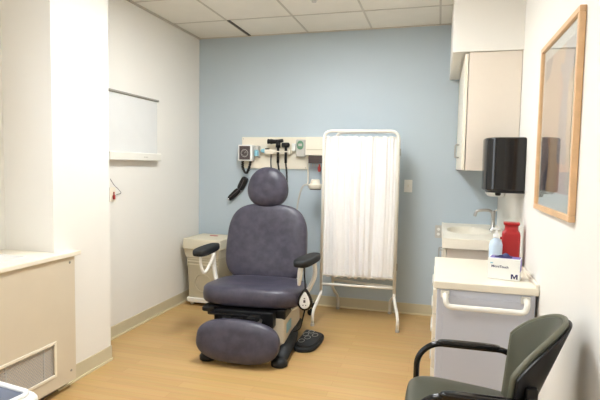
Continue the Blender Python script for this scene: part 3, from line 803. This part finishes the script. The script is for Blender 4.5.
# ------------------------------------------------------------------ cart
t = thing('drawer_cart', 'pale grey plastic supply cart with white push handle against right wall', 'supply cart', (2.6535, -1.60, 0), math.radians(0))
cw, cd = 0.2515, 0.365
obj('cart_body', bx((-cw+0.012, -cd, 0.10), (cw-0.006, cd-0.01, 0.73)), M['cart'], t, bevel=0.008)
obj('end_recess', bx((-cw+0.045, -cd-0.004, 0.14), (cw-0.045, -cd+0.004, 0.69)), M['cart'], t, bevel=0.003)
tp = obj('cart_top', bx((-cw-0.006, -cd-0.02, 0.730), (cw+0.006, cd, 0.771)), M['cream'], t, bevel=0.007)
obj('edge_rail', bx((cw-0.012, -cd-0.018, 0.768), (cw+0.006, cd, 0.790)), M['cream'], t, bevel=0.005)
for i, (z0, z1) in enumerate(((0.585,0.715),(0.45,0.58),(0.285,0.445),(0.115,0.28))):
    d = obj('drawer', bx((-cw-0.008, -cd+0.015, z0), (-cw+0.014, cd-0.03, z1)), M['cream'], t, bevel=0.004)
    obj('drawer_pull', bx((-cw-0.016, -0.12, z1-0.035), (-cw-0.006, 0.12, z1-0.015)), M['greyp'], d, bevel=0.003)
hx0, hx1, hy = -0.198, 0.198, -cd-0.07
hp = [(hx0, -cd-0.005, 0.700), (hx0, hy+0.01, 0.700), (hx0+0.01, hy, 0.652), (hx1-0.01, hy, 0.652), (hx1, hy+0.01, 0.700), (hx1, -cd-0.005, 0.700)]
obj('push_handle', tube(B(), fillet(hp, 0.04, 8), 0.0145, 12), M['white'], t, smooth=True, label='white looped push handle')
for x in (hx0, hx1): obj('handle_bracket', bx((x-0.022, -cd-0.012, 0.682), (x+0.022, -cd+0.004, 0.720)), M['white'], t, bevel=0.004)
for x, y in ((-0.2,-0.32),(0.2,-0.32),(-0.2,0.31),(0.2,0.31)):
    bm = lathe(B(), [(0.03,-0.014),(0.042,-0.011),(0.042,0.011),(0.03,0.014)], 22, mtx=Matrix.Translation((x,y,0.042)) @ Matrix.Rotation(PI/2,4,'Y'))
    box(bm, (x-0.02,y-0.018,0.05), (x+0.02,y+0.018,0.10))
    obj('caster', bm, M['blackm'], t)

# items on cart
ZT = 0.7725
t = thing('sharps_container', 'red plastic jug-shaped sharps container on supply cart', 'sharps container', (2.835, -1.47, ZT), math.radians(-6))
obj('container_body', loft(B(), [(0.046,0.046,0.01,0),(0.050,0.050,0.012,0.006),(0.051,0.050,0.012,0.205),(0.049,0.048,0.014,0.216),(0.040,0.040,0.016,0.228),(0.037,0.037,0.016,0.240),(0.038,0.038,0.016,0.262)]), M['red'], t, bevel=0.003)
obj('collar', loft(B(), [(0.040,0.040,0.012,0.259),(0.045,0.045,0.012,0.266),(0.045,0.045,0.012,0.276),(0.036,0.036,0.012,0.277)]), M['red'], t, bevel=0.002)
obj('grip_tab', bx((-0.060,-0.012,0.17), (-0.046,0.012,0.185)), M['red'], t, bevel=0.003)
t = thing('sanitizer_bottle', 'clear pale blue pump sanitizer bottle beside red container on cart', 'pump bottle', (2.742, -1.56, ZT), 0.3)
obj('bottle', lathe(B(), [(0.036,0),(0.039,0.006),(0.039,0.15),(0.032,0.172),(0.015,0.188),(0.014,0.196)], 28, sy=0.75), M['bluep'], t, smooth=True)
obj('pump_cap', lathe(B(), [(0.016,0.190),(0.017,0.194),(0.017,0.212),(0.008,0.217),(0.006,0.238)], 18), M['whitep'], t, smooth=True)
obj('pump_nozzle', tube(B(), fillet([(0.012,0,0.242),(-0.02,0,0.244),(-0.034,0,0.234)], 0.012), 0.007, 10), M['whitep'], t, smooth=True)
# glove box
t = thing('glove_box', 'white box of medical gloves marked M with a purple glove opening on cart', 'glove box', (2.768, -1.785, ZT), math.radians(-14))
W_, D_, H_ = 0.080, 0.055, 0.112
obj('carton', bx((-W_,-D_,0), (W_,D_,H_)), M['whitep'], t, bevel=0.0015)
obj('printed_top', prism(B(), [(-W_+0.004,-D_+0.02),(W_-0.004,-D_+0.035),(W_-0.004,D_-0.004),(-W_+0.004,D_-0.004)], 'z', H_, H_+0.0008), M['purple'], t)
bm = pillow(B(), sup(0.045,0.022,2.2), 0.012, 0.5, nt=30, mtx=Matrix.Translation((-0.01,-0.0,H_+0.002)))
obj('opening', bm, M['navy'], t, smooth=True)
bm = B(); nb = 22; g = []
for j in range(9):
    row = []
    for i in range(nb+1):
        u = i/nb; v = j/8
        x = -0.035+0.07*u; y = -0.012+0.03*v
        z = H_+0.006+0.016*math.sin(PI*u)*math.sin(PI*v)+0.004*math.sin(9*u+5*v)
        row.append(bm.verts.new((x,y,z)))
    g.append(row)
for j in range(8):
    for i in range(nb): bm.faces.new((g[j][i],g[j][i+1],g[j+1][i+1],g[j+1][i]))
obj('glove', bm, M['navy'], t, smooth=True, solid=0.001, label='dark purple glove poking out')
def text(s, size, m_, parent, loc, rot, name, ext=0.0003, bold=0):
    cu = bpy.data.curves.new(name, 'FONT'); cu.body = s; cu.size = size; cu.extrude = ext; cu.offset = bold
    o = bpy.data.objects.new(name, cu); COL.objects.link(o)
    dg = bpy.context.evaluated_depsgraph_get(); me = bpy.data.meshes.new_from_object(o.evaluated_get(dg))
    bpy.data.objects.remove(o); me.materials.clear(); me.materials.append(m_)
    o = bpy.data.objects.new(name, me); COL.objects.link(o); o.parent = parent; o.location = loc; o.rotation_euler = rot
    return o
def letter_m(x, z, w, h, t_):
    P = [(0,0),(0,h),(t_*1.25,h),(w/2,h*0.42),(w-t_*1.25,h),(w,h),(w,0),(w-t_,0),(w-t_,h*0.66),(w/2+t_*0.35,h*0.06),(w/2-t_*0.35,h*0.06),(t_,h*0.66),(t_,0)]
    return prism(B(), [(x+p[0], z+p[1]) for p in P], 'y', -D_-0.0008, -D_)
obj('size_letter', letter_m(0.038, 0.009, 0.034, 0.026, 0.0078), M['navy'], t)
text('MicroTouch', 0.0175, M['navy'], t, (-W_+0.018, -D_-0.0005, 0.064), (PI/2,0,0), 'product_print', bold=0.0004)
obj('side_print', prism(B(), [(-D_+0.012,H_*0.4),(D_-0.01,H_*0.4),(D_-0.01,H_-0.004),(-D_+0.03,H_-0.004)], 'x', W_, W_+0.0006), M['purple'], t)
obj('corner_print', bx((-W_+0.012,-D_-0.0006,0.084),(-W_+0.026,-D_,0.090)), M['lblue'], t)

# ------------------------------------------------------------------ framed picture
py0, py1, pz0, pz1 = -2.57, -1.84, 1.166, 1.985
t = thing('framed_picture', 'pastel print in pale maple frame with glass on right wall', 'framed picture', (XR, (py0+py1)/2, (pz0+pz1)/2))
hy_, hz_ = (py1-py0)/2, (pz1-pz0)/2; fw = 0.025
bm = B()
for a, b in (((-hy_,-hz_),(hy_,-hz_+fw)), ((-hy_,hz_-fw),(hy_,hz_)), ((-hy_,-hz_+fw),(-hy_+fw,hz_-fw)), ((hy_-fw,-hz_+fw),(hy_,hz_-fw))):
    box(bm, (-0.026, a[0], a[1]), (-0.001, b[0], b[1]))
obj('picture_frame', bm, M['wood'], t, bevel=0.004)
obj('mat_board', bx((-0.010, -hy_+fw, -hz_+fw), (-0.006, hy_-fw, hz_-fw)), M['matboard'], t)
obj('print', bx((-0.0115, -hy_+fw+0.075, -hz_+fw+0.075), (-0.010, hy_-fw-0.045, hz_-fw-0.055)), M['art'], t)
obj('glass', bx((-0.016, -hy_+fw, -hz_+fw), (-0.014, hy_-fw, hz_-fw)), M['glass'], t)

# ------------------------------------------------------------------ side chair, lower right
t = thing('side_chair', 'olive-grey vinyl armchair with black tube arms in right foreground', 'armchair', (2.605, -2.79, 0), math.radians(1))
# local: faces -x
AY = 0.25
seat_m = basis((-0.068, 0, 0.455), (1,0,-0.10), (0,1,0), (0.10,0,1))
obj('seat', pillow(B(), sup(0.232, 0.228, 4.2), 0.085, 0.42, mtx=seat_m, dish=0.008), M['olive'], t, smooth=True)
obj('seat_pan', bx((-0.22,-0.19,0.395), (0.10,0.19,0.41)), M['black'], t, bevel=0.004)
# wrap-around back shell
def backsurf(u, v, off):
    # u -1..1 across (y from near -1 to far +1), v 0..1 height
    a = u*math.radians(66 if u < 0 else 58)
    R_ = 0.262 + off
    y = math.sin(a)*R_*(0.74+0.26*v**0.7)
    ztop = 0.845 - 0.135*abs(u)**2.0 ; zbot = 0.50 - 0.03*abs(u)
    z = zbot+(ztop-zbot)*v
    x = 0.005 + math.cos(a)*(0.120 + off*0.8) + 0.40*(z-0.55)*math.cos(a)**2
    x += 0.10*y
    return Vector((x, y, z))
def shell(o_in, o_out, nu=40, nv=16, puff=0.0, vin=(0,1), uin=(-1,1)):
    bm = B(); A_, C_ = [], []
    for j in range(nv+1):
        ra, rc = [], []
        for i in range(nu+1):
            u = uin[0]+(uin[1]-uin[0])*i/nu; v = vin[0]+(vin[1]-vin[0])*j/nv
            e = (1-abs(2*i/nu-1)**6)*(1-abs(2*j/nv-1)**6)
            ra.append(bm.verts.new(backsurf(u, v, o_in - puff*e + puff*0.0)))
            rc.append(bm.verts.new(backsurf(u, v, o_out)))
        A_.append(ra); C_.append(rc)
    for j in range(nv):
        for i in range(nu):
            bm.faces.new((A_[j][i], A_[j][i+1], A_[j+1][i+1], A_[j+1][i])); bm.faces.new((C_[j][i], C_[j+1][i], C_[j+1][i+1], C_[j][i+1]))
    for i in range(nu):
        bm.faces.new((A_[0][i], C_[0][i], C_[0][i+1], A_[0][i+1])); bm.faces.new((A_[nv][i], A_[nv][i+1], C_[nv][i+1], C_[nv][i]))
    for j in range(nv):
        bm.faces.new((A_[j][0], A_[j+1][0], C_[j+1][0], C_[j][0])); bm.faces.new((A_[j][nu], C_[j][nu], C_[j+1][nu], A_[j+1][nu]))
    return bm
obj('backrest', shell(-0.018, 0.010, puff=0.016), M['olive'], t, bevel=0.006)
obj('back_shell', shell(0.0105, 0.026, vin=(0.02,0.985), uin=(-0.985,0.985)), M['black'], t, bevel=0.004)
pip = [backsurf(-1, v/8*0.97, -0.004) for v in range(8)] + [backsurf(-1+2*i/40, 1.0, -0.004)+Vector((0,0,0.001)) for i in range(41)] + [backsurf(1, 1-v/8, -0.004) for v in range(1,9)]
obj('piping', tube(B(), pip, 0.0095, 8), M['olivel'], t, smooth=True)
for s in (-1, 1):
    bm = B()
    y = s*AY
    tube(bm, fillet([(0.17, y, 0.012), (0.14, y, 0.30), (0.125, y, 0.50), (0.12, y, 0.628), (-0.20, y, 0.628), (-0.262, y, 0.566), (-0.265, y, 0.012)], 0.07, 10), 0.0125, 12)
    obj('arm_tube', bm, M['blackg'], t, smooth=True)
    bm = pillow(B(), sup(0.125, 0.019, 4), 0.022, 0.5, nt=40, mtx=Matrix.Translation((-0.055, y, 0.636)))
    obj('arm_pad', bm, M['blackg'], t, smooth=True)
    bm = B()
    for x in (0.17, -0.265): lathe(bm, [(0.016,0),(0.018,0.003),(0.016,0.025)], 14, (x, y, 0))
    obj('glide', bm, M['blackm'], t)
bm = B()
for x, z in ((-0.262, 0.40), (0.105, 0.40)): tube(bm, [(x, -AY, z), (x, AY, z)], 0.010, 10)
for s in (-1,1): tube(bm, [(-0.262, s*0.15, 0.40), (0.105, s*0.15, 0.40)], 0.010, 10)
obj('seat_rail', bm, M['black'], t, smooth=True)
for s in (-1, 1):
    bm = tube(B(), [(0.10, s*0.17, 0.405), (0.115, s*0.17, 0.56)], 0.016, 8, ry=0.008)
    obj('back_upright', bm, M['black'], t, smooth=True)
bm = bx((0.080, -0.235, 0.48), (0.115, -0.21, 0.68)); obj('arm_plate', bm, M['black'], t, bevel=0.004)
obj('bolt', lathe(B(), [(0.007,0),(0.005,0.004)], 10, mtx=Matrix.Translation((0.098,-0.235,0.555)) @ Matrix.Rotation(PI/2,4,'X')), M['chrome'], t)

# ------------------------------------------------------------------ generic device of unknown kind on a side table, lower left corner
t = thing('side_table', 'low white stand mostly out of frame in lower left corner', 'side table', (0.965, -3.505, 0), math.radians(-8))
obj('table_top', bx((-0.21,-0.20,0.49), (0.21,0.20,0.517)), M['white'], t, bevel=0.004)
for x in (-0.18, 0.18):
    for y in (-0.17, 0.17): obj('leg', bx((x-0.015,y-0.015,0), (x+0.015,y+0.015,0.49)), M['white'], t, bevel=0.003)
t = thing('corner_device', 'white rounded device with slate-grey top panel in lower left corner', 'device', (0.965, -3.505, 0.5175), math.radians(-8))
obj('device_body', loft(B(), [(0.165,0.155,0.04,0),(0.18,0.17,0.045,0.01),(0.18,0.17,0.045,0.07),(0.17,0.16,0.04,0.084)]), M['whitep'], t, bevel=0.006)
obj('top_panel', prism(B(), rrect(0.145, 0.135, 0.02), 'z', 0.083, 0.086), M['slate'], t, bevel=0.001)
bm = B()
tube(bm, [(x,y,0.088) for x,y in rrect(0.152, 0.142, 0.03, 8)], 0.009, 10, closed=True)
obj('rim', bm, M['whitep'], t, smooth=True)
